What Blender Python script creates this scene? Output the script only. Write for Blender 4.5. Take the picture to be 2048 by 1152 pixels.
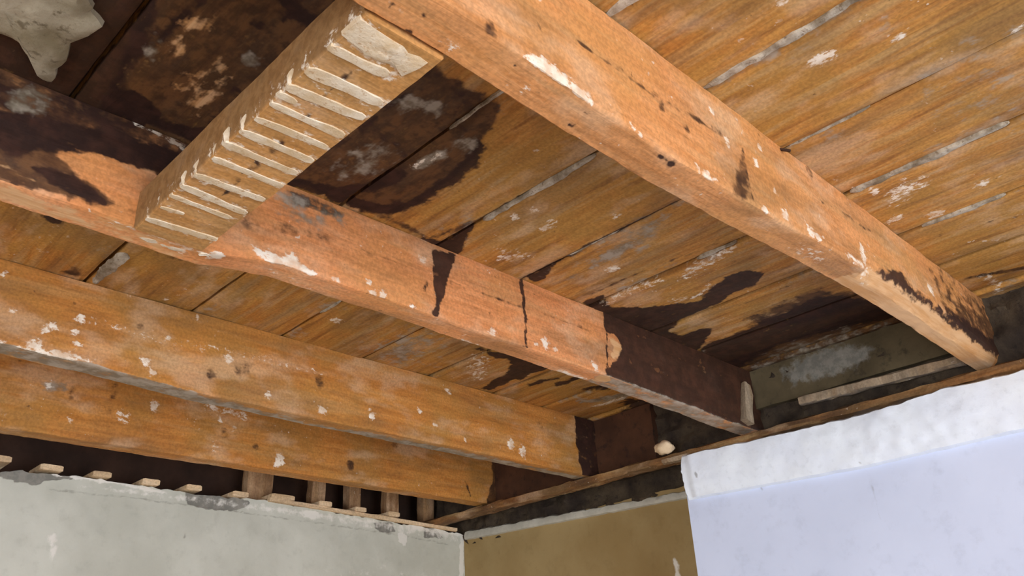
import bpy, bmesh, math, random
import numpy as np
from mathutils import Matrix, Vector, noise

for o in list(bpy.data.objects):
    bpy.data.objects.remove(o, do_unlink=True)
scene = bpy.context.scene
COL = scene.collection

# ------------------------------------------------------------------ camera
cam_data = bpy.data.cameras.new('camera')
cam_data.sensor_width = 36.0
cam_data.lens = 29.767
cam_data.clip_start = 0.02
cam = bpy.data.objects.new('camera', cam_data)
COL.objects.link(cam)
cam.matrix_world = Matrix(((0.712854, -0.278910, -0.643466, 0.0),
                           (-0.699699, -0.345047, -0.625590, 0.0),
                           (-0.047543, 0.896187, -0.441121, 1.9),
                           (0, 0, 0, 1)))
scene.camera = cam

# ------------------------------------------------------------------ sky, daylight, exposure
world = bpy.data.worlds.new('overcast_sky')
scene.world = world
world.use_nodes = True
wb = world.node_tree.nodes['Background']
wb.inputs['Color'].default_value = (0.86, 0.93, 1.0, 1)
wb.inputs['Strength'].default_value = 2.0

def daylight(name, loc, rot, sx, sy, power):
    d = bpy.data.lights.new(name, 'AREA')
    d.shape = 'RECTANGLE'
    d.size, d.size_y = sx, sy
    d.energy = power
    d.color = (0.93, 0.96, 1.0)
    o = bpy.data.objects.new(name, d)
    o.location = loc
    o.rotation_euler = rot
    COL.objects.link(o)
    return o
# daylight falling in through the window behind the photographer (points to +Y)
daylight('window_daylight', (0.30, -1.90, 1.45), (math.radians(90), 0, 0), 1.5, 1.5, 70)
# added lamp outside an added window, to brighten the chimney breast (points to +X)
daylight('added_breast_light', (-2.40, -.55, 1.45), (math.radians(90), 0, math.radians(-90)), 1.3, 1.4, 84)

vs = scene.view_settings
vs.view_transform = 'Standard'
vs.look = 'None'
vs.exposure = 0.0
vs.gamma = 1.0
vs.use_curve_mapping = False

# an interior with daylight: a few diffuse bounces are enough
scene.cycles.max_bounces = 6
scene.cycles.diffuse_bounces = 4
scene.cycles.glossy_bounces = 2

random.seed(7)
CEIL = 2.5            # underside of the floor boards above

# ---- wear and stains of each surface and one painted shadow, in metres on that surface: (layer, softness, strength, line width or 0, outline)
STAINS = {
 'board': [
  ('scorch_shadow',0.0083,1.0,0.0,[(0.427,0.522),(0.474,0.533),(0.532,0.532),(0.547,0.532),(0.564,0.577),(0.587,0.619),(0.596,0.667),(0.602,0.724),(0.603,0.768),(0.591,0.799),(0.563,0.81),(0.531,0.815),(0.466,0.808),(0.441,0.826),(0.432,0.66)]),
  ('black',0.0165,1.0,0.0201,[(0.573,0.601),(0.59,0.63),(0.596,0.667),(0.599,0.72),(0.597,0.76),(0.583,0.788),(0.556,0.801),(0.526,0.808),(0.487,0.806),(0.453,0.81)]),
  ('black',0.0181,1.0,0.0235,[(0.453,0.81),(0.51,0.795),(0.538,0.747),(0.543,0.713)]),
  ('black',0.0113,0.8,0.0072,[(0.442,0.727),(0.462,0.664),(0.499,0.665),(0.529,0.68)]),
  ('black',0.0113,0.8,0.0099,[(0.446,0.536),(0.452,0.595),(0.451,0.668)]),
  ('black',0.0119,0.7,0.0104,[(0.5,0.542),(0.517,0.586),(0.547,0.591)]),
  ('grey',0.0115,0.75,0.0,[(0.449,0.604),(0.456,0.583),(0.481,0.57),(0.5,0.571),(0.499,0.592),(0.474,0.605),(0.463,0.619)]),
  ('grey',0.0084,1.0,0.0,[(0.539,0.671),(0.544,0.646),(0.552,0.632),(0.561,0.652),(0.557,0.681),(0.55,0.697)]),
  ('pale',0.0068,0.8,0.0051,[(0.544,0.692),(0.548,0.67),(0.554,0.644)]),
  ('grey',0.0113,0.75,0.0,[(0.55,0.621),(0.557,0.589),(0.574,0.6),(0.574,0.63)]),
  ('grey',0.0253,0.62,0.0,[(0.46,0.711),(0.487,0.669),(0.516,0.677),(0.523,0.727),(0.5,0.769),(0.473,0.762)]),
  ('black',0.0276,0.6,0.0207,[(0.439,0.537),(0.482,0.547),(0.533,0.554)]),
  ('scorch_shadow',0.0144,1,0.0,[(0.428,0.531),(0.541,0.53),(0.566,0.568),(0.468,0.653)]),
  ('black',0.0111,1.0,0.0,[(1.005,0.814),(1.014,0.777),(1.062,0.796),(1.113,0.756),(1.161,0.689),(1.133,0.642),(1.115,0.604),(1.123,0.57),(1.157,0.558),(1.183,0.59),(1.179,0.627),(1.2,0.668),(1.2,0.705),(1.208,0.761),(1.222,0.79),(1.259,0.797),(1.262,0.758),(1.275,0.737),(1.308,0.764),(1.344,0.808),(1.385,0.873),(1.265,0.882),(1.103,0.858)]),
  ('black',0.0295,1.0,0.0,[(1.344,0.808),(1.326,0.668),(1.308,0.541),(1.397,0.484),(1.526,0.495),(1.485,0.572),(1.457,0.701),(1.511,0.812),(1.434,0.871)]),
  ('scorch_shadow',0.0264,0.8,0.0,[(1.287,0.685),(1.276,0.524),(1.374,0.482),(1.407,0.534),(1.388,0.662)]),
  ('scorch_shadow',0.031,1.0,0.0,[(1.52,0.842),(1.445,0.694),(1.473,0.566),(1.5,0.493),(1.822,0.485),(1.96,0.566),(2.033,1.087)]),
  ('grey',0.0867,0.72,0.0,[(1.546,0.822),(1.477,0.702),(1.501,0.58),(1.535,0.517),(1.723,0.527),(1.771,0.709),(1.807,0.939)]),
  ('grey',0.066,1.0,0.0,[(1.584,0.756),(1.546,0.664),(1.587,0.6),(1.667,0.622),(1.703,0.722),(1.669,0.786)]),
  ('black',0.0049,1.0,0.0,[(0.858,0.815),(0.858,0.756),(0.857,0.685),(0.862,0.622),(0.868,0.622),(0.867,0.694),(0.876,0.763),(0.89,0.794),(0.891,0.815)]),
  ('black',0.0067,1.0,0.0067,[(0.86,0.688),(0.863,0.574)]),
  ('scorch_shadow',0.0064,1.0,0.0085,[(0.864,0.624),(0.864,0.524)]),
  ('scorch_shadow',0.0083,0.8,0.0093,[(0.694,0.771),(0.695,0.691)]),
  ('black',0.0078,1.0,0.0,[(0.666,0.814),(0.687,0.808),(0.692,0.767),(0.696,0.742),(0.713,0.782),(0.735,0.823),(0.719,0.846),(0.697,0.835)]),
  ('scorch_shadow',0.0083,1.0,0.0083,[(0.67,0.808),(0.685,0.755),(0.692,0.728),(0.694,0.651)]),
  ('scorch_shadow',0.0123,0.8,0.0123,[(0.535,0.809),(0.598,0.806),(0.662,0.81)]),
  ('black',0.0102,1.0,0.0,[(0.061,0.701),(0.186,0.589),(0.205,0.654),(0.207,0.669),(0.214,0.72),(0.222,0.764),(0.238,0.828),(0.223,0.877),(0.146,1.02)]),
  ('scorch_shadow',0.0102,1.0,0.0,[(0.179,0.595),(0.307,0.48),(0.339,0.535),(0.329,0.599),(0.328,0.824),(0.261,0.844),(0.223,0.89),(0.211,0.763)]),
  ('black',0.0134,1.0,0.0,[(0.218,0.767),(0.251,0.771),(0.278,0.793),(0.313,0.781),(0.319,0.746),(0.329,0.813),(0.266,0.816),(0.239,0.875)]),
  ('black',0.0123,1.0,0.0099,[(0.229,0.59),(0.217,0.693),(0.206,0.816)]),
  ('black',0.0135,1.0,0.0169,[(0.276,0.548),(0.328,0.562)]),
  ('black',0.004,1.0,0.0047,[(0.206,0.737),(0.205,0.8)]),
  ('black',0.0065,0.8,0.0162,[(0.28,0.596)]),
  ('black',0.0046,0.8,0.0115,[(0.296,0.573)]),
  ('black',0.0049,0.8,0.0122,[(0.281,0.632)]),
  ('black',0.0044,0.8,0.0109,[(0.311,0.697)]),
  ('grey',0.01,0.8,0.0,[(0.216,0.708),(0.215,0.676),(0.222,0.675),(0.232,0.714),(0.224,0.721)]),
  ('grey',0.0051,1.0,0.0,[(0.288,0.65),(0.294,0.635),(0.308,0.638),(0.312,0.652),(0.299,0.66)]),
  ('raw',0.0236,0.45,0.0,[(0.218,0.66),(0.23,0.614),(0.251,0.604),(0.249,0.651),(0.245,0.703)]),
  ('raw',0.027,0.5,0.0,[(0.26,0.73),(0.27,0.661),(0.299,0.665),(0.307,0.722),(0.307,0.768)]),
  ('black',0.012,1.0,0.0,[(1.003,1.085),(1.007,1.066),(1.028,1.072),(1.071,1.051),(1.129,1.056),(1.195,1.06),(1.192,1.084),(1.182,1.109),(1.195,1.143),(1.182,1.16),(1.185,1.2),(1.187,1.237),(1.167,1.241),(1.149,1.189),(1.148,1.153),(1.112,1.096),(1.085,1.08)]),
  ('black',0.0151,1.0,0.0151,[(1.23,1.155),(1.231,1.123),(1.246,1.094)]),
  ('black',0.0173,1.0,0.0216,[(1.273,1.115),(1.278,1.088),(1.276,1.052)]),
  ('black',0.0228,1.0,0.0274,[(1.353,1.098),(1.374,1.051)]),
  ('pale',0.0315,0.62,0.0,[(1.056,1.159),(1.026,1.105),(1.045,1.101),(1.106,1.156),(1.119,1.2),(1.101,1.196)]),
  ('grey',0.0244,1.0,0.0342,[(1.399,1.158),(1.425,1.131),(1.444,1.075)]),
  ('pale',0.015,1.0,0.0125,[(1.449,1.165),(1.456,1.091)]),
  ('black',0.0607,1.0,0.0,[(1.467,1.1),(1.532,1.03),(1.827,1.021),(2.076,1.175),(2.033,1.398),(1.646,1.252)]),
  ('black',0.0142,1.0,0.0224,[(0.26,1.086),(0.262,1.08)]),
  ('scorch_shadow',0.0198,1.0,0.0,[(0.326,1.229),(0.331,1.204),(0.345,1.214),(0.343,1.238)]),
  ('scorch_shadow',0.0348,0.6,0.0,[(0.395,1.083),(0.425,1.068),(0.444,1.092),(0.42,1.122)]),
  ('grey',0.0865,0.68,0.0,[(0.838,1.182),(0.845,1.062),(0.907,1.041),(0.971,1.173),(0.943,1.262)]),
  ('pale',0.0055,1.0,0.0,[(0.736,0.258),(0.736,0.245),(0.747,0.233),(0.755,0.244),(0.754,0.255),(0.745,0.261)]),
  ('pale',0.0059,0.7,0.0,[(0.629,0.245),(0.636,0.23),(0.65,0.227),(0.644,0.24)]),
  ('pale',0.032,0.6,0.0,[(1.082,0.324),(1.057,0.296),(1.066,0.273),(1.09,0.276),(1.101,0.308),(1.111,0.333)]),
  ('pale',0.0059,0.9,0.0147,[(1.051,0.328)]),
  ('pale',0.0102,0.9,0.0254,[(1.076,0.304)]),
  ('pale',0.0075,0.9,0.0188,[(1.15,0.341)]),
  ('pale',0.006,0.9,0.0151,[(1.15,0.222)]),
  ('pale',0.0044,0.9,0.011,[(0.857,0.091)]),
  ('pale',0.0085,0.9,0.0213,[(1.183,0.299)]),
  ('pale',0.0053,0.8,0.0,[(0.77,0.185),(0.772,0.17),(0.781,0.173),(0.781,0.184)]),
  ('grey',0.0129,0.5,0.0,[(0.738,0.189),(0.742,0.168),(0.756,0.169),(0.755,0.189)]),
  ('pale',0.0129,0.8,0.0,[(1.505,0.327),(1.45,0.328),(1.453,0.317),(1.516,0.318),(1.572,0.336)]),
  ('pale',0.0212,0.6,0.0,[(0.762,0.771),(0.793,0.755),(0.818,0.754),(0.812,0.78),(0.789,0.789)]),
  ('pale',0.0048,0.8,0.0121,[(0.732,0.66)]),
  ('pale',0.0069,0.8,0.0172,[(0.779,0.682)]),
  ('pale',0.0041,0.8,0.0103,[(0.725,0.692)]),
  ('pale',0.0042,0.8,0.0105,[(0.772,0.661)]),
  ('pale',0.0057,0.8,0.0143,[(0.789,0.789)]),
  ('pale',0.0082,0.8,0.0205,[(0.949,0.703)]),
  ('pale',0.005,0.8,0.0125,[(0.827,0.598)]),
  ('pale',0.0032,0.8,0.0048,[(0.372,0.787)]),
  ('pale',0.0085,0.8,0.0212,[(0.728,1.128)]),
  ('pale',0.0055,0.8,0.011,[(0.476,1.229)]),
  ('grey',0.0356,0.8,0.0,[(0.9,0.707),(0.876,0.61),(0.881,0.552),(0.922,0.61),(0.937,0.698),(0.927,0.783)]),
  ('pale',0.018,0.6,0.0,[(1.035,0.618),(1.027,0.532),(1.04,0.527),(1.069,0.623),(1.066,0.659)]),
  ('pale',0.0088,0.8,0.0074,[(1.123,0.715),(1.145,0.679),(1.121,0.638)]),
  ('pale',0.017,0.6,0.0113,[(1.038,0.793),(1.032,0.734),(1.041,0.68)]),
  ('grey',0.0139,0.7,0.0058,[(0.872,0.525),(0.871,0.711),(0.877,0.79)]),
  ('grey',0.0939,0.4,0.0,[(0.846,0.163),(0.871,0.081),(1.064,0.138),(0.946,0.19)]),
  ('scorch_shadow',0.0088,0.7,0.0059,[(1.23,0.649),(1.231,0.573),(1.22,0.445)]),
  ('scorch_shadow',0.0079,0.7,0.0052,[(1.012,0.535),(0.996,0.705),(0.994,0.788)]),
  ('scorch_shadow',0.01,0.7,0.005,[(1.247,0.331),(1.259,0.263),(1.294,0.206)]),
  ('scorch_shadow',0.0155,1.0,0.0124,[(1.443,0.342),(1.484,0.262)]),
  ('scorch_shadow',0.0591,0.8,0.0,[(1.576,0.346),(1.537,0.277),(1.971,0.405),(1.822,0.417)]),
 ],
 'A_side': [
  ('pale',0.0058,1.0,0.0,[(0.406,2.382),(0.435,2.387),(0.456,2.381),(0.482,2.378),(0.484,2.366),(0.46,2.357),(0.427,2.353),(0.404,2.357),(0.394,2.367)]),
  ('scorch_shadow',0.01,0.8,0.0,[(0.752,2.448),(0.715,2.386),(0.714,2.369),(0.751,2.383)]),
  ('scorch_shadow',0.0031,1.0,0.0031,[(0.752,2.448),(0.751,2.383)]),
  ('scorch_shadow',0.0026,0.9,0.0017,[(0.468,2.433),(0.511,2.435),(0.596,2.433),(0.65,2.443),(0.727,2.447)]),
  ('scorch_shadow',0.0058,0.8,0.0029,[(0.938,2.455),(1.089,2.467)]),
  ('pale',0.0061,0.8,0.0046,[(0.539,2.373),(0.552,2.374)]),
  ('pale',0.0072,1.0,0.0,[(0.647,2.377),(0.663,2.379),(0.682,2.374),(0.667,2.369),(0.65,2.37)]),
  ('pale',0.0085,1.0,0.0,[(0.879,2.4),(0.89,2.397),(0.924,2.393),(0.908,2.384),(0.88,2.384)]),
  ('pale',0.0097,1.0,0.0,[(0.974,2.392),(1.0,2.396),(1.042,2.393),(1.009,2.386)]),
  ('pale',0.0117,1.0,0.0117,[(1.04,2.426),(1.039,2.396)]),
  ('pale',0.0041,0.9,0.0103,[(0.721,2.441)]),
  ('pale',0.0046,0.9,0.0115,[(0.795,2.47)]),
  ('pale',0.0044,0.9,0.011,[(0.778,2.442)]),
  ('pale',0.0041,0.9,0.0103,[(0.699,2.472)]),
  ('pale',0.0045,0.9,0.009,[(0.814,2.418)]),
  ('pale',0.0076,0.9,0.019,[(1.278,2.435)]),
  ('pale',0.005,0.9,0.0125,[(0.777,2.377)]),
  ('pale',0.0063,0.9,0.0157,[(0.826,2.391)]),
  ('scorch_shadow',0.0055,0.7,0.0138,[(0.598,2.425)]),
  ('scorch_shadow',0.0044,0.7,0.0109,[(0.64,2.421)]),
  ('scorch_shadow',0.0087,0.7,0.0217,[(0.925,2.491)]),
  ('scorch_shadow',0.0065,0.7,0.0163,[(0.361,2.378)]),
  ('scorch_shadow',0.0027,0.7,0.0054,[(0.449,2.383)]),
  ('scorch_shadow',0.0046,0.7,0.0115,[(0.363,2.367)]),
  ('black',0.0215,1.0,0.0,[(1.055,2.39),(1.106,2.412),(1.165,2.427),(1.199,2.413),(1.279,2.408),(1.41,2.42),(1.573,2.418),(1.542,2.383),(1.312,2.372),(1.132,2.372),(1.063,2.363)]),
  ('scorch_shadow',0.0456,0.8,0.0,[(1.248,2.391),(1.446,2.466),(1.689,2.488),(1.618,2.41),(1.451,2.387)]),
  ('scorch_shadow',0.1461,0.6,0.0,[(1.295,2.49),(1.581,2.547),(1.927,2.61),(1.751,2.433),(1.451,2.387),(1.306,2.391)]),
 ],
 'A_bot': [
  ('pale',0.0066,0.6,0.0,[(0.418,0.382),(0.427,0.378),(0.437,0.389),(0.43,0.391)]),
  ('pale',0.0049,0.7,0.0,[(0.339,0.392),(0.345,0.387),(0.353,0.39),(0.351,0.397)]),
  ('black',0.0027,1.0,0.0068,[(0.593,0.368)]),
  ('black',0.0039,1.0,0.0097,[(0.611,0.367)]),
  ('black',0.0027,1.0,0.0041,[(0.6,0.367)]),
  ('black',0.0024,1.0,0.0061,[(0.493,0.393)]),
  ('black',0.0024,1.0,0.0036,[(0.488,0.399)]),
  ('black',0.0025,1.0,0.0037,[(0.506,0.398)]),
  ('black',0.0025,1.0,0.0062,[(0.4,0.373)]),
  ('black',0.0023,1.0,0.0047,[(0.488,0.371)]),
  ('black',0.0018,1.0,0.0036,[(0.309,0.38)]),
  ('black',0.0025,1.0,0.0061,[(0.285,0.385)]),
  ('black',0.0023,1.0,0.0056,[(0.311,0.401)]),
  ('black',0.0022,1.0,0.0055,[(0.412,0.409)]),
  ('black',0.002,1.0,0.0039,[(0.341,0.397)]),
  ('raw',0.0152,1.0,0.0,[(1.103,0.379),(1.106,0.356),(1.247,0.35),(1.473,0.334),(1.531,0.36),(1.363,0.379),(1.145,0.387)]),
  ('black',0.0063,1.0,0.0063,[(1.07,0.385),(1.098,0.353)]),
  ('pale',0.0122,0.8,0.0,[(1.04,0.371),(1.058,0.366),(1.079,0.379),(1.069,0.383)]),
  ('pale',0.021,0.5,0.0,[(0.88,0.381),(0.951,0.372),(0.966,0.386),(0.897,0.39)]),
 ],
 'B_side': [
  ('black',0.0053,1.0,0.0,[(0.686,2.49),(0.73,2.498),(0.717,2.463),(0.709,2.433),(0.7,2.411),(0.695,2.387),(0.686,2.384),(0.688,2.42),(0.682,2.456)]),
  ('black',0.0041,1.0,0.0061,[(0.865,2.502),(0.866,2.447),(0.867,2.385)]),
  ('black',0.0079,1.0,0.0,[(1.059,2.522),(1.063,2.485),(1.064,2.462),(1.089,2.466),(1.104,2.449),(1.093,2.423),(1.058,2.394),(1.056,2.365),(1.687,2.335),(1.787,2.585),(1.365,2.526),(1.202,2.524)]),
  ('raw',0.0096,0.8,0.0169,[(1.082,2.451),(1.097,2.438),(1.082,2.423)]),
  ('black',0.0047,1.0,0.0047,[(1.067,2.458),(1.061,2.397)]),
  ('scorch_shadow',0.0034,1.0,0.0034,[(0.676,2.438),(0.67,2.421)]),
  ('pale',0.0041,1.0,0.0,[(0.406,2.399),(0.425,2.398),(0.446,2.396),(0.457,2.406),(0.462,2.412),(0.471,2.396),(0.499,2.39),(0.48,2.38),(0.447,2.381),(0.417,2.388)]),
  ('scorch_shadow',0.0031,0.62,0.0015,[(0.442,2.442),(0.537,2.443),(0.679,2.449)]),
  ('scorch_shadow',0.0041,0.62,0.002,[(0.711,2.449),(0.858,2.451),(1.05,2.455)]),
  ('pale',0.0046,0.85,0.0116,[(0.525,2.388)]),
  ('pale',0.0049,0.85,0.0122,[(0.582,2.386)]),
  ('pale',0.0062,0.85,0.0155,[(0.598,2.39)]),
  ('pale',0.0031,0.85,0.0077,[(0.576,2.403)]),
  ('pale',0.0056,0.85,0.0139,[(0.668,2.466)]),
  ('pale',0.0067,0.85,0.0167,[(0.797,2.394)]),
  ('pale',0.0082,0.85,0.0205,[(0.909,2.402)]),
  ('pale',0.0048,0.85,0.0121,[(0.889,2.394)]),
  ('pale',0.0063,0.85,0.0158,[(1.028,2.393)]),
  ('pale',0.0042,0.85,0.0104,[(0.932,2.397)]),
  ('pale',0.0032,0.85,0.0065,[(0.648,2.388)]),
  ('grey',0.0177,0.62,0.0,[(0.438,2.491),(0.534,2.497),(0.535,2.47),(0.47,2.446),(0.43,2.456)]),
  ('black',0.0135,0.75,0.0,[(0.444,2.496),(0.496,2.496),(0.534,2.493),(0.531,2.48),(0.497,2.474),(0.46,2.473)]),
  ('grey',0.0067,0.8,0.005,[(0.534,2.5),(0.608,2.505),(0.67,2.504)]),
  ('scorch_shadow',0.021,0.55,0.014,[(0.403,2.431),(0.442,2.435),(0.514,2.444)]),  # noggin's shadow on the joist face, painted as a dark streak
  ('scorch_shadow',0.0057,1.0,0.0,[(0.074,2.548),(0.263,2.565),(0.353,2.531),(0.288,2.393),(0.112,2.368)]),
  ('black',0.0147,0.62,0.0,[(0.086,2.53),(0.168,2.519),(0.249,2.51),(0.331,2.505),(0.297,2.449),(0.249,2.44),(0.194,2.428),(0.138,2.408)]),
  ('black',0.0145,1.0,0.0,[(0.103,2.451),(0.178,2.468),(0.253,2.482),(0.326,2.496),(0.297,2.449),(0.249,2.44),(0.194,2.428),(0.138,2.408)]),
  ('black',0.0074,0.8,0.0,[(0.166,2.403),(0.207,2.412),(0.235,2.397),(0.251,2.388),(0.227,2.381),(0.192,2.388)]),
  ('raw',0.0101,0.0,0.0,[(0.193,2.425),(0.222,2.441),(0.281,2.445),(0.291,2.433),(0.281,2.4),(0.256,2.393),(0.234,2.402),(0.207,2.412)]),
  ('base',0.0079,1.0,0.0,[(0.19,2.425),(0.222,2.444),(0.286,2.447),(0.296,2.435),(0.288,2.396),(0.254,2.391),(0.234,2.402),(0.207,2.412)]),
  ('grey',0.0107,0.75,0.0,[(0.128,2.47),(0.144,2.495),(0.167,2.498),(0.178,2.481),(0.164,2.461),(0.138,2.454)]),
  ('pale',0.005,0.75,0.0056,[(0.258,2.503),(0.284,2.5),(0.318,2.492)]),
  ('raw',0.006,0.5,0.005,[(0.137,2.39),(0.159,2.389),(0.197,2.384)]),
 ],
 'B_bot': [
  ('grey',0.0213,0.8,0.0,[(1.08,0.837),(1.16,0.818),(1.328,0.819),(1.479,0.816),(1.542,0.854),(1.39,0.861),(1.203,0.852)]),
  ('pale',0.0055,1.0,0.0055,[(0.766,0.856),(0.796,0.857)]),
  ('pale',0.0085,1.0,0.0102,[(0.98,0.854),(1.042,0.854)]),
  ('raw',0.0126,0.9,0.0314,[(1.063,0.835)]),
  ('pale',0.0068,0.7,0.0059,[(0.256,0.827),(0.293,0.827),(0.364,0.831)]),
  ('pale',0.008,1,0.02,[(0.37,0.829)]),
  ('pale',0.0043,1,0.0106,[(0.335,0.839)]),
  ('black',0.0057,1,0.0143,[(0.86,0.813)]),
  ('pale',0.0082,0.5,0.0051,[(0.438,0.838),(0.508,0.851)]),
 ],
 'C_side': [
  ('black',0.0069,0.8,0.0,[(1.464,2.506),(1.461,2.453),(1.465,2.401),(1.482,2.345),(2.202,2.39),(2.294,2.675)]),
  ('scorch_shadow',0.0069,1.0,0.0,[(1.464,2.506),(1.461,2.453),(1.465,2.401),(1.482,2.345),(2.202,2.39),(2.294,2.675)]),
  ('pale',0.0066,0.95,0.0165,[(0.31,2.387)]),
  ('pale',0.0051,0.95,0.0126,[(0.319,2.408)]),
  ('pale',0.0051,0.95,0.0128,[(0.326,2.419)]),
  ('pale',0.0053,0.95,0.0133,[(0.363,2.439)]),
  ('pale',0.0035,0.95,0.0087,[(0.361,2.418)]),
  ('pale',0.0035,0.95,0.0087,[(0.365,2.399)]),
  ('pale',0.0046,0.95,0.0114,[(0.496,2.444)]),
  ('pale',0.0056,0.95,0.014,[(0.465,2.398)]),
  ('pale',0.005,0.95,0.0125,[(0.478,2.383)]),
  ('pale',0.0056,0.95,0.014,[(0.597,2.433)]),
  ('pale',0.005,0.95,0.0126,[(0.675,2.387)]),
  ('pale',0.007,0.95,0.0174,[(0.78,2.381)]),
  ('pale',0.0039,0.95,0.0097,[(0.788,2.381)]),
  ('pale',0.0058,0.95,0.0146,[(0.89,2.39)]),
  ('pale',0.0042,0.95,0.0084,[(0.884,2.403)]),
  ('pale',0.0045,0.95,0.0114,[(1.0,2.422)]),
  ('pale',0.0049,0.95,0.0122,[(1.075,2.479)]),
  ('pale',0.0048,0.95,0.0096,[(1.118,2.384)]),
  ('pale',0.0084,0.95,0.021,[(1.249,2.395)]),
  ('pale',0.0096,0.95,0.024,[(1.285,2.387)]),
  ('pale',0.0046,0.95,0.0116,[(1.04,2.401)]),
  ('pale',0.0033,0.95,0.0083,[(0.253,2.477)]),
  ('pale',0.0033,0.95,0.0082,[(0.274,2.425)]),
  ('pale',0.0034,0.95,0.0069,[(0.537,2.492)]),
  ('pale',0.0048,0.9,0.0,[(0.266,2.383),(0.28,2.378),(0.324,2.381),(0.357,2.385),(0.393,2.38),(0.346,2.37),(0.307,2.368),(0.269,2.371)]),
  ('scorch_shadow',0.0105,0.5,0.0263,[(0.511,2.436)]),
  ('scorch_shadow',0.0081,0.5,0.0202,[(0.569,2.403)]),
  ('scorch_shadow',0.0156,0.5,0.039,[(0.624,2.425)]),
  ('scorch_shadow',0.0064,0.5,0.0159,[(0.452,2.455)]),
  ('scorch_shadow',0.0095,0.5,0.0237,[(0.774,2.436)]),
  ('scorch_shadow',0.0091,0.5,0.0227,[(1.344,2.456)]),
  ('pale',0.0118,0.42,0.0051,[(0.376,2.442),(0.482,2.438),(0.582,2.446),(0.773,2.45)]),
 ],
 'C_bot': [
  ('grey',0.019,1,0.0645,[(0.26,1.253),(0.408,1.255),(0.577,1.282),(0.778,1.306),(0.941,1.288),(1.557,1.29)]),
  ('pale',0.0148,0.9,0.0371,[(0.863,1.219)]),
  ('pale',0.0117,0.9,0.0293,[(0.881,1.221)]),
 ],
 'D_side': [
  ('scorch_shadow',0.0085,1.0,0.0,[(1.524,2.481),(1.525,2.428),(1.498,2.36),(1.946,2.339),(1.974,2.533)]),
  ('black',0.0172,0.8,0.0,[(1.555,2.485),(1.608,2.439),(1.566,2.368),(1.946,2.339),(1.974,2.533)]),
  ('grey',0.0088,0.8,0.0,[(0.418,2.454),(0.463,2.464),(0.47,2.449),(0.429,2.438)]),
  ('pale',0.0052,0.7,0.0,[(0.423,2.453),(0.438,2.462),(0.444,2.451),(0.429,2.443)]),
  ('pale',0.0112,0.7,0.0,[(0.558,2.431),(0.587,2.426),(0.575,2.409),(0.561,2.414)]),
  ('pale',0.0078,0.75,0.0,[(0.617,2.467),(0.632,2.468),(0.632,2.44),(0.62,2.441)]),
  ('pale',0.0107,0.62,0.0129,[(0.729,2.472),(0.759,2.472),(0.816,2.467)]),
  ('pale',0.0067,1.0,0.0,[(0.898,2.403),(0.911,2.397),(0.917,2.381),(0.888,2.369)]),
  ('pale',0.0051,0.7,0.0127,[(0.762,2.449)]),
  ('pale',0.0052,0.7,0.0129,[(0.796,2.436)]),
  ('pale',0.005,0.7,0.0124,[(0.758,2.391)]),
  ('pale',0.0042,0.7,0.0105,[(0.479,2.398)]),
  ('scorch_shadow',0.009,0.7,0.0072,[(0.475,2.472),(0.473,2.433)]),
  ('scorch_shadow',0.0149,0.6,0.0112,[(0.551,2.474),(0.54,2.427)]),
  ('scorch_shadow',0.0085,0.6,0.0211,[(0.776,2.422)]),
  ('scorch_shadow',0.0087,0.6,0.0217,[(1.207,2.469)]),
  ('scorch_shadow',0.007,0.6,0.0175,[(0.844,2.41)]),
  ('scorch_shadow',0.0079,0.6,0.0199,[(1.081,2.403)]),
  ('scorch_shadow',0.006,0.8,0.0045,[(1.428,2.415),(1.444,2.379)]),
 ],
 'trim_bot': [
  ('black',0.0019,0.9,0.0019,[(0.303,0.466),(0.306,0.547),(0.31,0.592),(0.31,0.651),(0.312,0.714)]),
  ('pale',0.0068,0.75,0.0,[(0.272,0.429),(0.274,0.406),(0.299,0.42),(0.327,0.418),(0.338,0.419),(0.335,0.442),(0.303,0.439),(0.286,0.442)]),
 ],
 'wall_left': [
  ('grey',0.0055,1.0,0.0,[(0.417,2.356),(0.477,2.36),(0.552,2.356),(0.573,2.344),(0.518,2.334),(0.502,2.324),(0.439,2.331),(0.423,2.328)]),
  ('grey',0.0057,1.0,0.0,[(0.803,2.353),(0.88,2.362),(0.956,2.343),(0.945,2.33),(0.909,2.318),(0.862,2.316),(0.807,2.321)]),
  ('grey',0.0071,1.0,0.0,[(1.303,2.332),(1.361,2.338),(1.373,2.315),(1.33,2.309),(1.306,2.317)]),
  ('grey',0.0076,1.0,0.0,[(1.463,2.335),(1.504,2.339),(1.536,2.313),(1.466,2.308)]),
  ('pale',0.0099,0.7,0.0099,[(0.524,2.352),(0.581,2.35),(0.651,2.349),(0.757,2.341)]),
  ('pale',0.0077,1.0,0.0,[(1.1,2.342),(1.135,2.34),(1.123,2.318),(1.104,2.328)]),
  ('pale',0.0087,1.0,0.0,[(1.378,2.314),(1.411,2.311),(1.406,2.275),(1.386,2.29)]),
  ('pale',0.0181,0.6,0.0181,[(0.994,2.336),(1.306,2.333)]),
  ('pale',0.0185,0.6,0.0247,[(1.415,2.331),(1.612,2.329)]),
  ('pale',0.0095,1.0,0.0142,[(1.603,2.328),(1.594,2.209)]),
  ('pale',0.0145,0.6,0.0,[(0.54,2.238),(0.557,2.245),(0.567,2.208),(0.564,2.171),(0.548,2.197)]),
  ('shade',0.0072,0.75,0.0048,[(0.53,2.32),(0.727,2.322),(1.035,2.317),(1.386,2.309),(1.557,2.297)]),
  ('pale',0.0195,0.47,0.0,[(0.573,2.342),(0.778,2.347),(1.086,2.35),(1.386,2.341),(1.603,2.331),(1.593,2.3),(1.354,2.311),(1.035,2.32),(0.727,2.324),(0.576,2.324)]),
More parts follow.
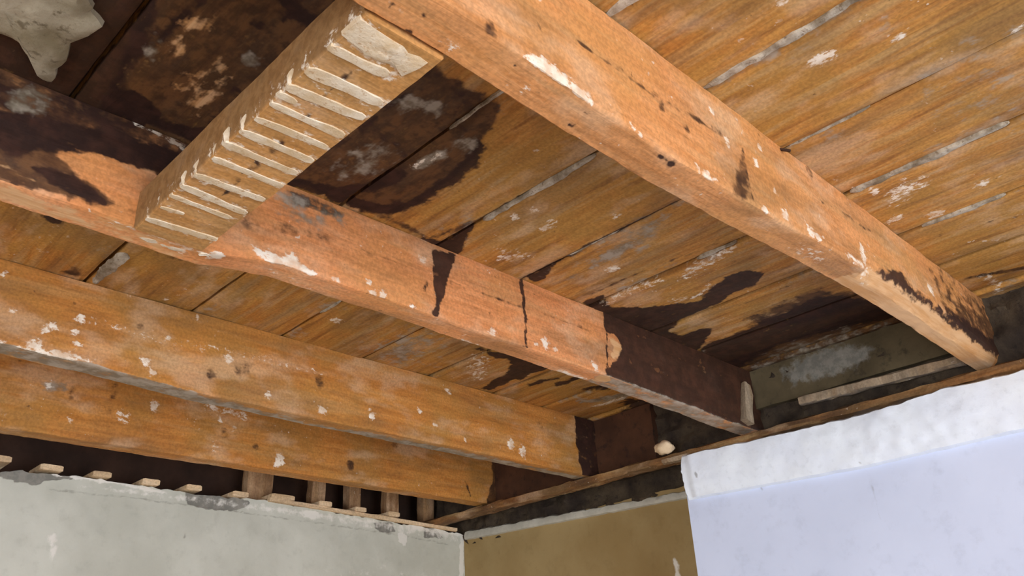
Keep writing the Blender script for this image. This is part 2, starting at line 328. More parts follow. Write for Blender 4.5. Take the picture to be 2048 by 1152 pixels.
  ('pale',0.0808,0.4,0.0,[(1.07,2.213),(1.324,2.248),(1.556,2.245),(1.554,2.181),(1.074,2.159)]),
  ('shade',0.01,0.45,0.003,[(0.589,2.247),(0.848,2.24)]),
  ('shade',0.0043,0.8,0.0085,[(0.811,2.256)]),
 ],
 'breast': [
  ('shade',0.0043,1,0.0109,[(0.933,2.296)]),
  ('shade',0.0039,1,0.0039,[(0.804,2.246)]),
  ('shade',0.0035,1,0.0035,[(0.606,2.249)]),
  ('shade',0.003,1,0.003,[(0.394,2.248)]),
  ('shade',0.0017,0.75,0.0013,[(0.591,2.237),(0.595,2.201),(0.596,2.159)]),
 ],
 'recess': [
  ('pale',0.0093,0.8,0.0,[(1.115,2.161),(1.099,2.166),(1.102,2.132),(1.102,2.103),(1.122,2.105)]),
 ],
 'infill': [
  ('grey',0.0703,1,0.0,[(0.753,2.478),(0.682,2.499),(0.601,2.49),(0.566,2.467),(0.581,2.446),(0.663,2.444),(0.736,2.452)]),
  ('pale',0.0403,0.42,0.0,[(0.721,2.474),(0.674,2.486),(0.613,2.48),(0.607,2.465),(0.67,2.456)]),
 ],
}

# ------------------------------------------------------------------ helpers
def fbm(x, y, z=0.0):
    return noise.fractal(Vector((x, y, z)), 0.8, 2.0, 4)

def sd_poly(P, poly):
    """signed distance of points P (N,2) to a polygon, negative inside"""
    V = np.array(poly, float)
    d = np.full(len(P), 1e9)
    inside = np.zeros(len(P), bool)
    n = len(V)
    for i in range(n):
        a, b = V[i], V[(i + 1) % n]
        e = b - a
        w = P - a
        t = np.clip((w @ e) / max(e @ e, 1e-12), 0, 1)
        d = np.minimum(d, np.hypot(*(w - t[:, None] * e).T))
        c = ((a[1] > P[:, 1]) != (b[1] > P[:, 1]))
        if abs(b[1] - a[1]) > 1e-12:
            xi = (b[0] - a[0]) * (P[:, 1] - a[1]) / (b[1] - a[1]) + a[0]
            inside ^= (c & (P[:, 0] < xi))
    return np.where(inside, -d, d)

def sd_line(P, pts, width):
    V = np.array(pts, float)
    d = np.full(len(P), 1e9)
    if len(V) == 1:
        d = np.hypot(*(P - V[0]).T)
    for a, b in zip(V[:-1], V[1:]):
        e = b - a
        w = P - a
        t = np.clip((w @ e) / max(e @ e, 1e-12), 0, 1)
        d = np.minimum(d, np.hypot(*(w - t[:, None] * e).T))
    return d - width / 2

LAYERS = ('scorch_shadow', 'black', 'grey', 'raw', 'pale', 'shade')

def stain_fields(P, surf):
    """wear masks (0..1) of one surface, sampled at its own surface coordinates"""
    out = {l: np.zeros(len(P)) for l in LAYERS}
    if len(P) == 0:
        return out
    if surf in STAINS:                           # ragged outlines
        P = P + np.array([(.0032 * fbm(x * 55, y * 55, 1.7), .0032 * fbm(x * 55 + 31, y * 55, 4.2)) for x, y in P])
    for layer, soft, st, width, pts in STAINS.get(surf, []):
        V = np.array(pts)
        m = soft + width
        sel = ((P[:, 0] > V[:, 0].min() - m) & (P[:, 0] < V[:, 0].max() + m) &
               (P[:, 1] > V[:, 1].min() - m) & (P[:, 1] < V[:, 1].max() + m))
        if not sel.any():
            continue
        Q = P[sel]
        d = sd_line(Q, pts, max(width, .0035)) if width > 0 else sd_poly(Q, pts)
        v = np.clip(0.5 - d / max(soft, 0.005), 0, 1) * st
        if layer == 'base':
            for l in ('scorch_shadow', 'black'):
                out[l][sel] *= (1 - v)
        else:
            out[layer][sel] = np.maximum(out[layer][sel], v)
    return out

def link(name, me, mat, parent=None, pivot=(0, 0, 0)):
    if any(pivot):
        me.transform(Matrix.Translation(-Vector(pivot)))
    o = bpy.data.objects.new(name, me)
    COL.objects.link(o)
    if mat:
        me.materials.append(mat)
    if parent:
        o.parent = parent
        o.matrix_parent_inverse = Matrix.Identity(4)
        o.location = Vector(pivot) - parent.matrix_world.translation if False else Vector(pivot) - Vector(PIV.get(parent.name, (0, 0, 0)))
    else:
        o.location = pivot
    PIV[o.name] = tuple(pivot)
    return o
PIV = {}

def mesh_from(name, verts, faces, smooth=True, attrs=None):
    me = bpy.data.meshes.new(name)
    me.from_pydata([tuple(v) for v in verts], [], faces)
    me.update()
    if attrs:
        for k, arr in attrs.items():
            if np.any(arr > 0.001):
                a = me.attributes.new(k, 'FLOAT', 'POINT')
                a.data.foreach_set('value', np.asarray(arr, np.float32))
    if smooth:
        me.polygons.foreach_set('use_smooth', [True] * len(me.polygons))
        try:
            me.set_sharp_from_angle(angle=math.radians(38))
        except Exception:
            pass
    bm = bmesh.new()
    bm.from_mesh(me)
    bmesh.ops.recalc_face_normals(bm, faces=bm.faces)
    bm.to_mesh(me)
    bm.free()
    return me

def loft(sections):
    """closed loops (each a list of points) joined into a capped solid"""
    n = len(sections[0])
    verts = [p for s in sections for p in s]
    faces = []
    for i in range(len(sections) - 1):
        for j in range(n):
            k = (j + 1) % n
            faces.append((i * n + j, i * n + k, (i + 1) * n + k, (i + 1) * n + j))
    faces.append(tuple(range(n - 1, -1, -1)))
    faces.append(tuple((len(sections) - 1) * n + j for j in range(n)))
    return verts, faces

def stations(segs):
    out = []
    for a, b, step in segs:
        k = max(1, int(round((b - a) / step)))
        out += [a + (b - a) * i / k for i in range(k)]
    out.append(segs[-1][1])
    return out


def box_verts(x0, x1, y0, y1, z0, z1):
    v = [(x, y, z) for x in (x0, x1) for y in (y0, y1) for z in (z0, z1)]
    f = [(0, 1, 3, 2), (4, 6, 7, 5), (0, 4, 5, 1), (2, 3, 7, 6), (0, 2, 6, 4), (1, 5, 7, 3)]
    return v, f

def boxes(name, lst, mat, parent=None, bevel=0.0, pivot=(0, 0, 0)):
    V, F = [], []
    for b in lst:
        v, f = box_verts(*b)
        F += [tuple(i + len(V) for i in q) for q in f]
        V += v
    me = mesh_from(name, V, F, smooth=False)
    if bevel:
        bm = bmesh.new()
        bm.from_mesh(me)
        bmesh.ops.bevel(bm, geom=bm.edges[:], offset=bevel, segments=2, affect='EDGES', profile=0.6)
        bm.to_mesh(me)
        bm.free()
    return link(name, me, mat, parent, pivot)

def rough_bar(name, p0, p1, w, h, mat, parent=None, seed=0.0, rough=0.0015, step=0.02, taper=0.0):
    """rough sawn bar from p0 to p1; w across (horizontal), h tall, gently bevelled"""
    p0, p1 = Vector(p0), Vector(p1)
    d = (p1 - p0)
    L = d.length
    d.normalize()
    up = Vector((0, 0, 1)) if abs(d.z) < 0.9 else Vector((0, 1, 0))
    s = d.cross(up).normalized()
    u = s.cross(d).normalized()
    n = max(3, int(L / step))
    prof = [(-.5, -.38), (-.38, -.5), (0, -.5), (.38, -.5), (.5, -.38), (.5, .38), (.38, .5), (0, .5), (-.38, .5), (-.5, .38)]
    secs = []
    for i in range(n + 1):
        t = i / n
        c = p0 + d * (L * t)
        k = 1 - taper * t
        sec = []
        for j, (a, b) in enumerate(prof):
            r = rough * fbm(L * t * 22 + seed, j * 1.7 + seed, seed * 2.3)
            sec.append(c + s * (a * w * k + r) + u * (b * h * k + r * .8))
        secs.append(sec)
    v, f = loft(secs)
    me = mesh_from(name, v, f)
    return link(name, me, mat, parent, tuple(p0))

def ridge(name, pts, width, height, mat, parent=None, seed=0.0, ragged=0.5, flat=False):
    """strip of old plaster stuck to an underside: an irregular ridge hanging down"""
    pts = [Vector(p) for p in pts]
    dense = []
    for a, b in zip(pts[:-1], pts[1:]):
        k = max(2, int((b - a).length / 0.005))
        dense += [a.lerp(b, i / k) for i in range(k)]
    dense.append(pts[-1])
    secs = []
    n = len(dense)
    for i, c in enumerate(dense):
        d = (dense[min(i + 1, n - 1)] - dense[max(i - 1, 0)]).normalized()
        s = d.cross(Vector((0, 0, 1))).normalized()
        t = i / (n - 1)
        end = min(1, min(t, 1 - t) * n / 2.5 + 0.25)
        wob = 1 + ragged * fbm(i * .11 + seed, seed * 1.3, 5.1)
        wob2 = 1 + ragged * fbm(i * .14 + seed, seed * 3.3, 9.1)
        w1, w2 = width * .5 * max(.15, wob) * end, width * .5 * max(.15, wob2) * end
        h = height * max(.3, 1 + .7 * fbm(i * .27, seed, 2.2)) * end
        if flat:
            end = min(1, min(t, 1 - t) * n / 1.5 + .6)
            w1, w2, h = width * .5 * max(.3, wob) * end, width * .5 * max(.3, wob2) * end, height * max(.4, 1 + .5 * fbm(i * .27, seed, 2.2))
        secs.append([c + s * w1 + Vector((0, 0, .002)), c + s * w1 * .75 + Vector((0, 0, -h * .7)), c + Vector((0, 0, -h)),
                     c - s * w2 * .75 + Vector((0, 0, -h * .75)), c - s * w2 + Vector((0, 0, .002))])
    v, f = loft(secs)
    return link(name, mesh_from(name, v, f), mat, parent, tuple(pts[0]))

def slab_patch(name, outline, z, thick, mat, parent=None, seed=0.0, rings=7):
    """thin ragged flake of plaster clinging to an underside"""
    O = []
    m = len(outline)
    for i in range(m):
        a, b = Vector(outline[i]), Vector(outline[(i + 1) % m])
        k = max(2, int((b - a).length / 0.008))
        for j in range(k):
            p = a.lerp(b, j / k)
            n = Vector((fbm(p.x * 60 + seed, p.y * 60), fbm(p.x * 60, p.y * 60 + 9 + seed)))
            O.append(p + n * 0.004)
    c = sum(O, Vector((0, 0))) / len(O)
    V, F = [], []
    n = len(O)
    for p in O:
        V.append((p.x, p.y, z + .003))
    for r in range(rings):
        t = 1 - r / rings
        for p in O:
            q = c + (p - c) * (t if r else .985)
            h = thick * (0.55 if r == 0 else 1) + .003 * fbm(q.x * 30 + seed, q.y * 30, 3)
            V.append((q.x, q.y, z - h))
    V.append((c.x, c.y, z - thick))
    V.append((c.x, c.y, z + .003))
    for r in range(rings):
        for j in range(n):
            k = (j + 1) % n
            F.append((r * n + j, r * n + k, (r + 1) * n + k, (r + 1) * n + j))
    for j in range(n):
        k = (j + 1) % n
        F.append((rings * n + j, rings * n + k, len(V) - 2))
        F.append((k, j, len(V) - 1))
    return link(name, mesh_from(name, V, F), mat, parent, (c.x, c.y, z))

def tag(o, label=None, cat=None, group=None, kind=None):
    if label: o['label'] = label
    if cat: o['category'] = cat
    if group: o['group'] = group
    if kind: o['kind'] = kind
    return o

# ------------------------------------------------------------------ materials
def srgb(r, g, b):
    f = lambda c: (c / 255 / 12.92) if c / 255 <= .04045 else ((c / 255 + .055) / 1.055) ** 2.4
    return (f(r), f(g), f(b), 1)

class NB:
    def __init__(self, name):
        self.m = bpy.data.materials.new(name)
        self.m.use_nodes = True
        self.t = self.m.node_tree
        self.n = self.t.nodes
        self.b = self.n['Principled BSDF']
        self.tc = self.n.new('ShaderNodeTexCoord')
    def lk(self, a, b): self.t.links.new(a, b)
    def mapping(self, scale, loc=(0, 0, 0)):
        g = self.n.new('ShaderNodeMapping')
        g.inputs['Scale'].default_value = scale
        g.inputs['Location'].default_value = loc
        geo = getattr(self, 'geo', None)
        if geo is None:
            geo = self.geo = self.n.new('ShaderNodeNewGeometry')
        self.lk(geo.outputs['Position'], g.inputs['Vector'])
        return g.outputs[0]
    def noise(self, vec, scale, detail=4, rough=.55, dist=0.0):
        g = self.n.new('ShaderNodeTexNoise')
        g.inputs['Scale'].default_value = scale
        g.inputs['Detail'].default_value = detail
        g.inputs['Roughness'].default_value = rough
        g.inputs['Distortion'].default_value = dist
        self.lk(vec, g.inputs['Vector'])
        return g.outputs['Fac']
    def rng(self, v, a, b, c=0.0, d=1.0, smooth=True):
        g = self.n.new('ShaderNodeMapRange')
        g.interpolation_type = 'SMOOTHSTEP' if smooth else 'LINEAR'
        for i, x in enumerate((a, b, c, d)):
            g.inputs[i + 1].default_value = x
        self.lk(v, g.inputs[0])
        return g.outputs[0]
    def math(self, op, a, b=None):
        g = self.n.new('ShaderNodeMath')
        g.operation = op
        for i, x in enumerate((a, b)):
            if x is None: continue
            if isinstance(x, (int, float)): g.inputs[i].default_value = x
            else: self.lk(x, g.inputs[i])
        return g.outputs[0]
    def mix(self, fac, a, b, mode='MIX'):
        g = self.n.new('ShaderNodeMix')
        g.data_type = 'RGBA'
        g.blend_type = mode
        for k, x in ((0, fac), (6, a), (7, b)):
            if isinstance(x, (int, float)): g.inputs[k].default_value = x
            elif isinstance(x, tuple): g.inputs[k].default_value = x
            else: self.lk(x, g.inputs[k])
        return g.outputs[2]
    def attr(self, name):
        g = self.n.new('ShaderNodeAttribute')
        g.attribute_name = name
        return g.outputs['Fac']
    def bump(self, h, strength=.3, dist=.004):
        g = self.n.new('ShaderNodeBump')
        g.inputs['Strength'].default_value = strength
        g.inputs['Distance'].default_value = dist
        self.lk(h, g.inputs['Height'])
        self.lk(g.outputs[0], self.b.inputs['Normal'])
    def done(self, col, rough=.8, spec=.25):
        if isinstance(col, tuple): self.b.inputs['Base Color'].default_value = col
        else: self.lk(col, self.b.inputs['Base Color'])
        self.b.inputs['Roughness'].default_value = rough
        self.b.inputs['Specular IOR Level'].default_value = spec
        return self.m

def wood(name, c1, c2, axis='x', fleck=.66, layers=True, mottle=None, rough=.72, ragged=.75, bloom=.38, streak=.25):
    """old stained timber; grain along axis; wear masks come from the mesh attributes"""
    b = NB(name)
    st = {'x': (1.2, 14, 14), 'y': (14, 1.2, 14), 'z': (14, 14, 1.2)}[axis]
    grain = b.noise(b.mapping(st), 6, 4, .65, .4)
    fine = b.noise(b.mapping(tuple(s * 3 for s in st)), 9, 2, .7)
    big = b.noise(b.mapping((1, 1, 1), (3, 1, 2)), 7, 3, .6)
    col = b.mix(b.rng(grain, .38, .62), c1, c2)
    col = b.mix(b.math('MULTIPLY', b.rng(fine, .48, .8), .45), col, tuple(x * .45 for x in c1[:3]) + (1,))
    mt = mottle or srgb(150, 112, 62)
    col = b.mix(b.math('MULTIPLY', b.rng(big, .42, .62), .6), col, mt)
    iso = b.noise(b.mapping((1, 1, 1), (7, 3, 1)), 42, 3, .65)
    iso2 = b.noise(b.mapping((1, 1, 1), (1, 9, 4)), 95, 2, .7)
    str_ = b.noise(b.mapping(tuple(.35 + .05 * s for s in st), (2, 5, 8)), 60, 3, .65)
    if streak:
        s1 = b.rng(b.noise(b.mapping(tuple(.12 * s for s in st), (5, 5, 2)), 26, 3, .65), .5, .66)
        col = b.mix(b.math('MULTIPLY', s1, streak), col, srgb(176, 148, 104))
        s2 = b.rng(b.noise(b.mapping(tuple(.12 * s for s in st), (1, 2, 7)), 30, 3, .65), .52, .66)
        col = b.mix(b.math('MULTIPLY', s2, streak), col, srgb(116, 74, 38))
    # scattered flecks of lime plaster and little dark knocks
    gate = b.rng(b.noise(b.mapping((1, 1, 1), (11, 2, 6)), 11, 3, .5), .48, .66)
    fl = b.math('MULTIPLY', b.rng(iso2, fleck, fleck + .07), gate)
    col = b.mix(b.math('MULTIPLY', fl, .8), col, srgb(222, 206, 188))
    dk = b.rng(b.noise(b.mapping((1, 1, 1), (4, 8, 2)), 70, 3, .6), .7, .76)
    col = b.mix(b.math('MULTIPLY', dk, .6), col, srgb(84, 54, 32))
    # smoky bloom, paler scuffs and a fine speckle
    sm = b.rng(b.noise(b.mapping(tuple(.5 + .06 * s for s in st), (8, 3, 5)), 9, 3, .6), .47, .66)
    col = b.mix(b.math('MULTIPLY', sm, bloom), col, srgb(118, 92, 62))
    sf = b.rng(b.noise(b.mapping(tuple(.5 + .05 * s for s in st), (1, 6, 9)), 13, 3, .65), .5, .68)
    col = b.mix(b.math('MULTIPLY', sf, .34), col, srgb(214, 184, 152))
    sp = b.noise(b.mapping((1, 1, 1), (3, 3, 3)), 240, 1, .6)
    col = b.mix(1.0, col, b.mix(b.rng(sp, .3, .7), (.86, .86, .86, 1), (1.1, 1.1, 1.1, 1)), 'MULTIPLY')
    h = b.math('MULTIPLY', grain, .6)
    if layers:
        def mask(nm, amp, lo, hi, nz):
            v = b.attr(nm)
            pert = b.math('MULTIPLY', b.math('SUBTRACT', nz, .5), amp)
            gate2 = b.rng(v, 0.02, .14)
            return b.math('MULTIPLY', b.rng(b.math('ADD', v, pert), lo, hi), gate2)
        both = b.rng(b.math('MULTIPLY', b.math('ADD', iso, str_), .5), .36, .64, smooth=False)
        tiny = b.rng(b.noise(b.mapping(tuple(.6 + .03 * s for s in st), (6, 1, 3)), 150, 3, .7), .32, .68, smooth=False)
        sc = mask('scorch_shadow', ragged, .25, .8, both)
        sccol = b.mix(b.rng(str_, .4, .62), srgb(62, 40, 27), srgb(92, 61, 37))
        sccol = b.mix(b.rng(iso, .46, .66), sccol, srgb(48, 29, 22))
        col = b.mix(b.math('MULTIPLY', sc, .92), col, sccol)
        bl = mask('black', ragged, .3, .74, both)
        blcol = b.mix(b.rng(iso, .4, .7), srgb(38, 22, 19), srgb(60, 36, 28))
        col = b.mix(b.math('MULTIPLY', bl, .95), col, blcol)
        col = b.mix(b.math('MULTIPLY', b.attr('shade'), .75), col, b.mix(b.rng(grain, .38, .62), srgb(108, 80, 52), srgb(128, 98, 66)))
        gr = mask('grey', 1.0, .25, .95, both)
        col = b.mix(b.math('MULTIPLY', gr, .85), col, b.mix(b.rng(iso, .4, .65), srgb(118, 108, 92), srgb(160, 150, 136)))
        rw = mask('raw', ragged, .35, .7, both)
        col = b.mix(b.math('MULTIPLY', rw, .9), col, b.mix(b.rng(grain, .35, .65), srgb(196, 146, 94), srgb(214, 172, 128)))
        pl = b.math('MULTIPLY', mask('pale', 1.1, .3, .85, tiny), b.rng(iso, .3, .55, .55, 1.0))
        col = b.mix(b.math('MULTIPLY', pl, .86), col, b.mix(b.rng(iso, .4, .65), srgb(222, 206, 186), srgb(240, 232, 218)))
        h = b.math('ADD', h, b.math('SUBTRACT', b.math('MULTIPLY', b.attr('pale'), .5), b.math('MULTIPLY', b.attr('black'), .35)))
    h = b.math('ADD', h, b.math('MULTIPLY', iso2, .25))
    b.bump(h, .35, .004)
    return b.done(col, rough, .22)

def plaster(name, c1, c2, scale=9, layers=False, bump=.3, rough=.88, speck=None):
    b = NB(name)
    n1 = b.noise(b.mapping((1, 1, 1)), scale, 6, .6)
    n2 = b.noise(b.mapping((1, 1, 1), (5, 5, 5)), scale * 7, 5, .65)
    col = b.mix(b.rng(n1, .32, .68), c1, c2)
    col = b.mix(b.math('MULTIPLY', b.rng(n2, .5, .75), .3), col, tuple(x * .7 for x in c1[:3]) + (1,))
    if speck:
        sp = b.rng(b.noise(b.mapping((1, 1, 1), (2, 7, 3)), scale * 4, 5, .7), .55, .68)
        col = b.mix(b.math('MULTIPLY', sp, .7), col, speck)
    h = b.math('ADD', b.math('MULTIPLY', n1, .7), b.math('MULTIPLY', n2, .4))
    if layers:
        nz = b.noise(b.mapping((1, 1, 1), (9, 1, 4)), 55, 5, .65)
        def mask(nm, amp, lo, hi):
            v = b.attr(nm)
            return b.math('MULTIPLY', b.rng(b.math('ADD', v, b.math('MULTIPLY', b.math('SUBTRACT', nz, .5), amp)), lo, hi), b.rng(v, .02, .12))
        g = mask('grey', .9, .36, .64)
        col = b.mix(b.math('MULTIPLY', g, .92), col, b.mix(b.rng(n2, .4, .6), srgb(112, 110, 104), srgb(134, 130, 122)))
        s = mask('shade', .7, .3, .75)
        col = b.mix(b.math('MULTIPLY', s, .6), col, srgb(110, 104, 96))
        p = mask('pale', 1.0, .36, .64)
        col = b.mix(b.math('MULTIPLY', p, .85), col, srgb(226, 222, 214))
        h = b.math('ADD', h, b.math('MULTIPLY', p, .5))
        h = b.math('SUBTRACT', h, b.math('MULTIPLY', g, .6))
    b.bump(h, bump, .005)
    return b.done(col, rough, .2)

M = {}
M['board'] = wood('board_wood', srgb(172, 115, 53), srgb(190, 137, 69), 'y', mottle=srgb(160, 122, 60), bloom=.42, streak=.5)
M['joist_a'] = wood('joist_wood_warm', srgb(198, 134, 80), srgb(210, 148, 95), 'x', mottle=srgb(194, 138, 80))
M['joist_b'] = wood('joist_wood_pinkish', srgb(205, 134, 83), srgb(217, 148, 97), 'x', mottle=srgb(200, 136, 78))
M['joist_c'] = wood('joist_wood_brown', srgb(178, 115, 52), srgb(193, 132, 66), 'x', mottle=srgb(162, 118, 58))
M['noggin'] = wood('noggin_wood', srgb(180, 128, 70), srgb(196, 144, 86), 'x', mottle=srgb(172, 130, 78))
M['plate'] = wood('plate_wood', srgb(112, 78, 48), srgb(146, 104, 62), 'y', mottle=srgb(66, 52, 40), bloom=.8, streak=.6)
M['old'] = wood('sooty_wood', srgb(92, 74, 56), srgb(124, 104, 80), 'y', mottle=srgb(70, 60, 46), layers=False)
M['stud'] = wood('stud_wood', srgb(150, 112, 78), srgb(176, 140, 104), 'z', mottle=srgb(120, 88, 62), layers=False)
M['lath'] = wood('lath_wood', srgb(218, 188, 150), srgb(232, 206, 172), 'x', mottle=srgb(206, 176, 136), layers=False, fleck=.75)
M['cleat'] = wood('weathered_cleat', srgb(150, 132, 110), srgb(182, 162, 138), 'z', mottle=srgb(128, 112, 94), layers=False)
M['lime'] = plaster('lime_plaster', srgb(190, 168, 138), srgb(222, 208, 188), 60, bump=.35)
M['lime_patch'] = plaster('patchy_lime', srgb(200, 174, 138), srgb(224, 210, 188), 45, bump=.4, speck=srgb(172, 130, 84))
M['lime_grey'] = plaster('grey_lime', srgb(120, 106, 86), srgb(190, 180, 164), 45, bump=.5, speck=srgb(96, 74, 50))
M['lime_old'] = plaster('old_ceiling_plaster', srgb(128, 118, 94), srgb(172, 164, 144), 18, bump=.5, speck=srgb(88, 76, 56))
M['mortar'] = plaster('grey_mortar', srgb(76, 66, 48), srgb(100, 88, 66), 8, bump=.3, speck=srgb(60, 52, 40), layers=True)
M['brown_infill'] = plaster('brown_infill', srgb(62, 40, 28), srgb(86, 56, 38), 9, bump=.3, speck=srgb(40, 28, 24))
M['grey_wall'] = plaster('grey_wall_plaster', srgb(184, 184, 172), srgb(202, 202, 191), 5, layers=True, bump=.25)
M['white_band'] = plaster('white_plaster_band', srgb(228, 237, 253), srgb(234, 243, 255), 12, layers=True, bump=.22)
M['white_panel'] = plaster('white_panel', srgb(205, 216, 243), srgb(212, 223, 250), 4, layers=True, bump=.08, rough=.6)
M['recess'] = plaster('recess_plaster', srgb(148, 124, 82), srgb(162, 140, 98), 6, layers=True, bump=.2)
M['rubble'] = plaster('sooty_rubble', srgb(46, 38, 33), srgb(78, 66, 52), 16, bump=1.0, speck=srgb(34, 28, 26))
M['edge'] = plaster('plaster_edge', srgb(176, 172, 160), srgb(196, 192, 180), 20, bump=.4)
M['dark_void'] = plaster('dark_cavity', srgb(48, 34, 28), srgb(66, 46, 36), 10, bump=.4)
M['stone'] = plaster('pale_stone', srgb(206, 180, 146), srgb(220, 198, 168), 30, bump=.4)
M['floor'] = wood('floor_wood', srgb(150, 118, 84), srgb(176, 144, 106), 'x', layers=False)
M['room_wall'] = plaster('room_wall_paint', srgb(200, 194, 180), srgb(210, 204, 190), 3, bump=.1)
M['frame'] = plaster('white_gloss_frame', srgb(226, 226, 222), srgb(232, 232, 228), 3, bump=.03, rough=.4)
def glass():
    m = bpy.data.materials.new('window_glass')
    m.use_nodes = True
    t = m.node_tree
    t.nodes.clear()
    o = t.nodes.new('ShaderNodeOutputMaterial')
    mx = t.nodes.new('ShaderNodeMixShader')
    mx.inputs[0].default_value = .06
    tr = t.nodes.new('ShaderNodeBsdfTransparent')
    gl = t.nodes.new('ShaderNodeBsdfGlossy')
    gl.inputs['Roughness'].default_value = .02
    t.links.new(tr.outputs[0], mx.inputs[1])
    t.links.new(gl.outputs[0], mx.inputs[2])
    t.links.new(mx.outputs[0], o.inputs[0])
    return m
M['glass'] = glass()

# ------------------------------------------------------------------ the room
X_BACK, Y_NEAR = -2.3, -1.8
Y_LEFT = 1.80         # grey plastered wall
X_END = 1.608         # end wall of the recess
X_BREAST = 1.476      # white chimney breast
tag(boxes('floor', [(X_BACK - .1, X_END + .1, Y_NEAR - .1, 2.0, -.05, 0)], M['floor']), kind='structure')
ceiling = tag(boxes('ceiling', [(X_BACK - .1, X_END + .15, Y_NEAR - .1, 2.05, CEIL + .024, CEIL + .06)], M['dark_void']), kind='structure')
VY0, VY1, VZ0, VZ1 = -1.20, .10, .75, 2.15  # opening for the added window
tag(boxes('wall_back', [(X_BACK - .1, X_BACK, Y_NEAR - .1, VY0, 0, CEIL + .02), (X_BACK - .1, X_BACK, VY1, 2.0, 0, CEIL + .02),
                        (X_BACK - .1, X_BACK, VY0, VY1, 0, VZ0), (X_BACK - .1, X_BACK, VY0, VY1, VZ1, CEIL + .02)], M['room_wall']), kind='structure')
WX0, WX1, WZ0, WZ1 = -.45, 1.05, .70, 2.20
tag(boxes('wall_near', [(X_BACK, WX0, Y_NEAR - .12, Y_NEAR, 0, CEIL + .02), (WX1, X_END + .1, Y_NEAR - .12, Y_NEAR, 0, CEIL + .02),
                        (WX0, WX1, Y_NEAR - .12, Y_NEAR, 0, WZ0), (WX0, WX1, Y_NEAR - .12, Y_NEAR, WZ1, CEIL + .02)], M['room_wall']), kind='structure')
win = tag(boxes('window_1', [(WX0, WX0 + .05, Y_NEAR - .09, Y_NEAR - .04, WZ0, WZ1), (WX1 - .05, WX1, Y_NEAR - .09, Y_NEAR - .04, WZ0, WZ1),
                             (WX0, WX1, Y_NEAR - .09, Y_NEAR - .04, WZ0, WZ0 + .05), (WX0, WX1, Y_NEAR - .09, Y_NEAR - .04, WZ1 - .05, WZ1),
                             (.28, .32, Y_NEAR - .09, Y_NEAR - .04, WZ0 + .05, WZ1 - .05)], M['frame']), kind='structure')
for a, c in ((WX0 + .05, .28), (.32, WX1 - .05)):
    boxes('pane', [(a, c, Y_NEAR - .068, Y_NEAR - .064, WZ0 + .05, WZ1 - .05)], M['glass'], win)

xa, xb = X_BACK - .08, X_BACK - .03  # unseen window, added to light the chimney breast
added_win = tag(boxes('added_window', [(xa, xb, VY0, VY0 + .05, VZ0, VZ1), (xa, xb, VY1 - .05, VY1, VZ0, VZ1), (xa, xb, VY0, VY1, VZ0, VZ0 + .05), (xa, xb, VY0, VY1, VZ1 - .05, VZ1),
                              (xa, xb, -.57, -.53, VZ0 + .05, VZ1 - .05)], M['frame']), kind='structure')
for a, c in ((VY0 + .05, -.57), (-.53, VY1 - .05)):
    boxes('pane', [(xa + .02, xa + .024, a, c, VZ0 + .05, VZ1 - .05)], M['glass'], added_win)

# --- grey plastered wall on the left, its top edge broken away below the cavity
def wall_sheet(name, us, vfun, nv, place, surf, mat, thick, parent=None):
    """plaster sheet: us along the wall, heights from vfun(u); place(u, v, depth) gives the point"""
    front, uv = [], []
    for u in us:
        z0, z1 = vfun(u)
        for j in range(nv + 1):
            t = j / nv
            t = 1 - (1 - t) ** 2.2
            v = z0 + (z1 - z0) * t
            front.append(place(u, v, .0025 * fbm(u * 9, v * 9, 1.0)))
            uv.append((u, v))
    n = len(front)
    back = []
    for (u, v) in uv:
        back.append(place(u, v, thick))
    V = front + back
    F = []
    m = nv + 1
    k = len(us)
    for i in range(k - 1):
        for j in range(nv):
            q = (i * m + j, (i + 1) * m + j, (i + 1) * m + j + 1, i * m + j + 1)
            F.append(q)
            F.append(tuple(n + x for x in reversed(q)))
        F.append((i * m + nv, (i + 1) * m + nv, n + (i + 1) * m + nv, n + i * m + nv))
        F.append((i * m, n + i * m, n + (i + 1) * m, (i + 1) * m))
    for i in (0, k - 1):
        for j in range(nv):
            F.append((i * m + j, i * m + j + 1, n + i * m + j + 1, n + i * m + j))
    at = stain_fields(np.array(uv), surf)
    at = {l: np.concatenate([a, a * 0]) for l, a in at.items()}
    return link(name, mesh_from(name, V, F, attrs=at), mat, parent)

def interp(x, tab):
    return float(np.interp(x, [a for a, _ in tab], [c for _, c in tab]))
LW_TOP = [(-2.3, 2.34), (.42, 2.335), (.47, 2.347), (.55, 2.349), (.62, 2.352), (.75, 2.348), (.9, 2.347), (.96, 2.352), (1.2, 2.345), (1.5, 2.336), (1.61, 2.331)]
def lw(u):
    return (0.0, interp(u, LW_TOP) + .004 * fbm(u * 26, 3.3) + .0025 * fbm(u * 70, 1.3))
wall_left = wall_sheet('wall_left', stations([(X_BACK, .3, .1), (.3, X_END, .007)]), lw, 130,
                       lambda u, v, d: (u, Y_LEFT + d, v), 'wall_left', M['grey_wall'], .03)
tag(wall_left, kind='structure')
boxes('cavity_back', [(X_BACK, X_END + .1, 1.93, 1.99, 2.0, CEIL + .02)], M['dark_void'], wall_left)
for i, (a, c) in enumerate([(.30, .34), (.967, 1.032), (1.143, 1.18), (1.251, 1.289), (1.372, 1.411), (1.496, 1.534)]):
    rough_bar('stud', ((a + c) / 2, 1.853, 2.05), ((a + c) / 2, 1.853, CEIL - .002), c - a, .035, M['stud'], wall_left, seed=i * 3.1, rough=.002)
rough_bar('ledger_lath', (1.0, 1.797, 2.3545), (1.575, 1.797, 2.3385), .014, .009, M['lath'], wall_left, seed=4.4)
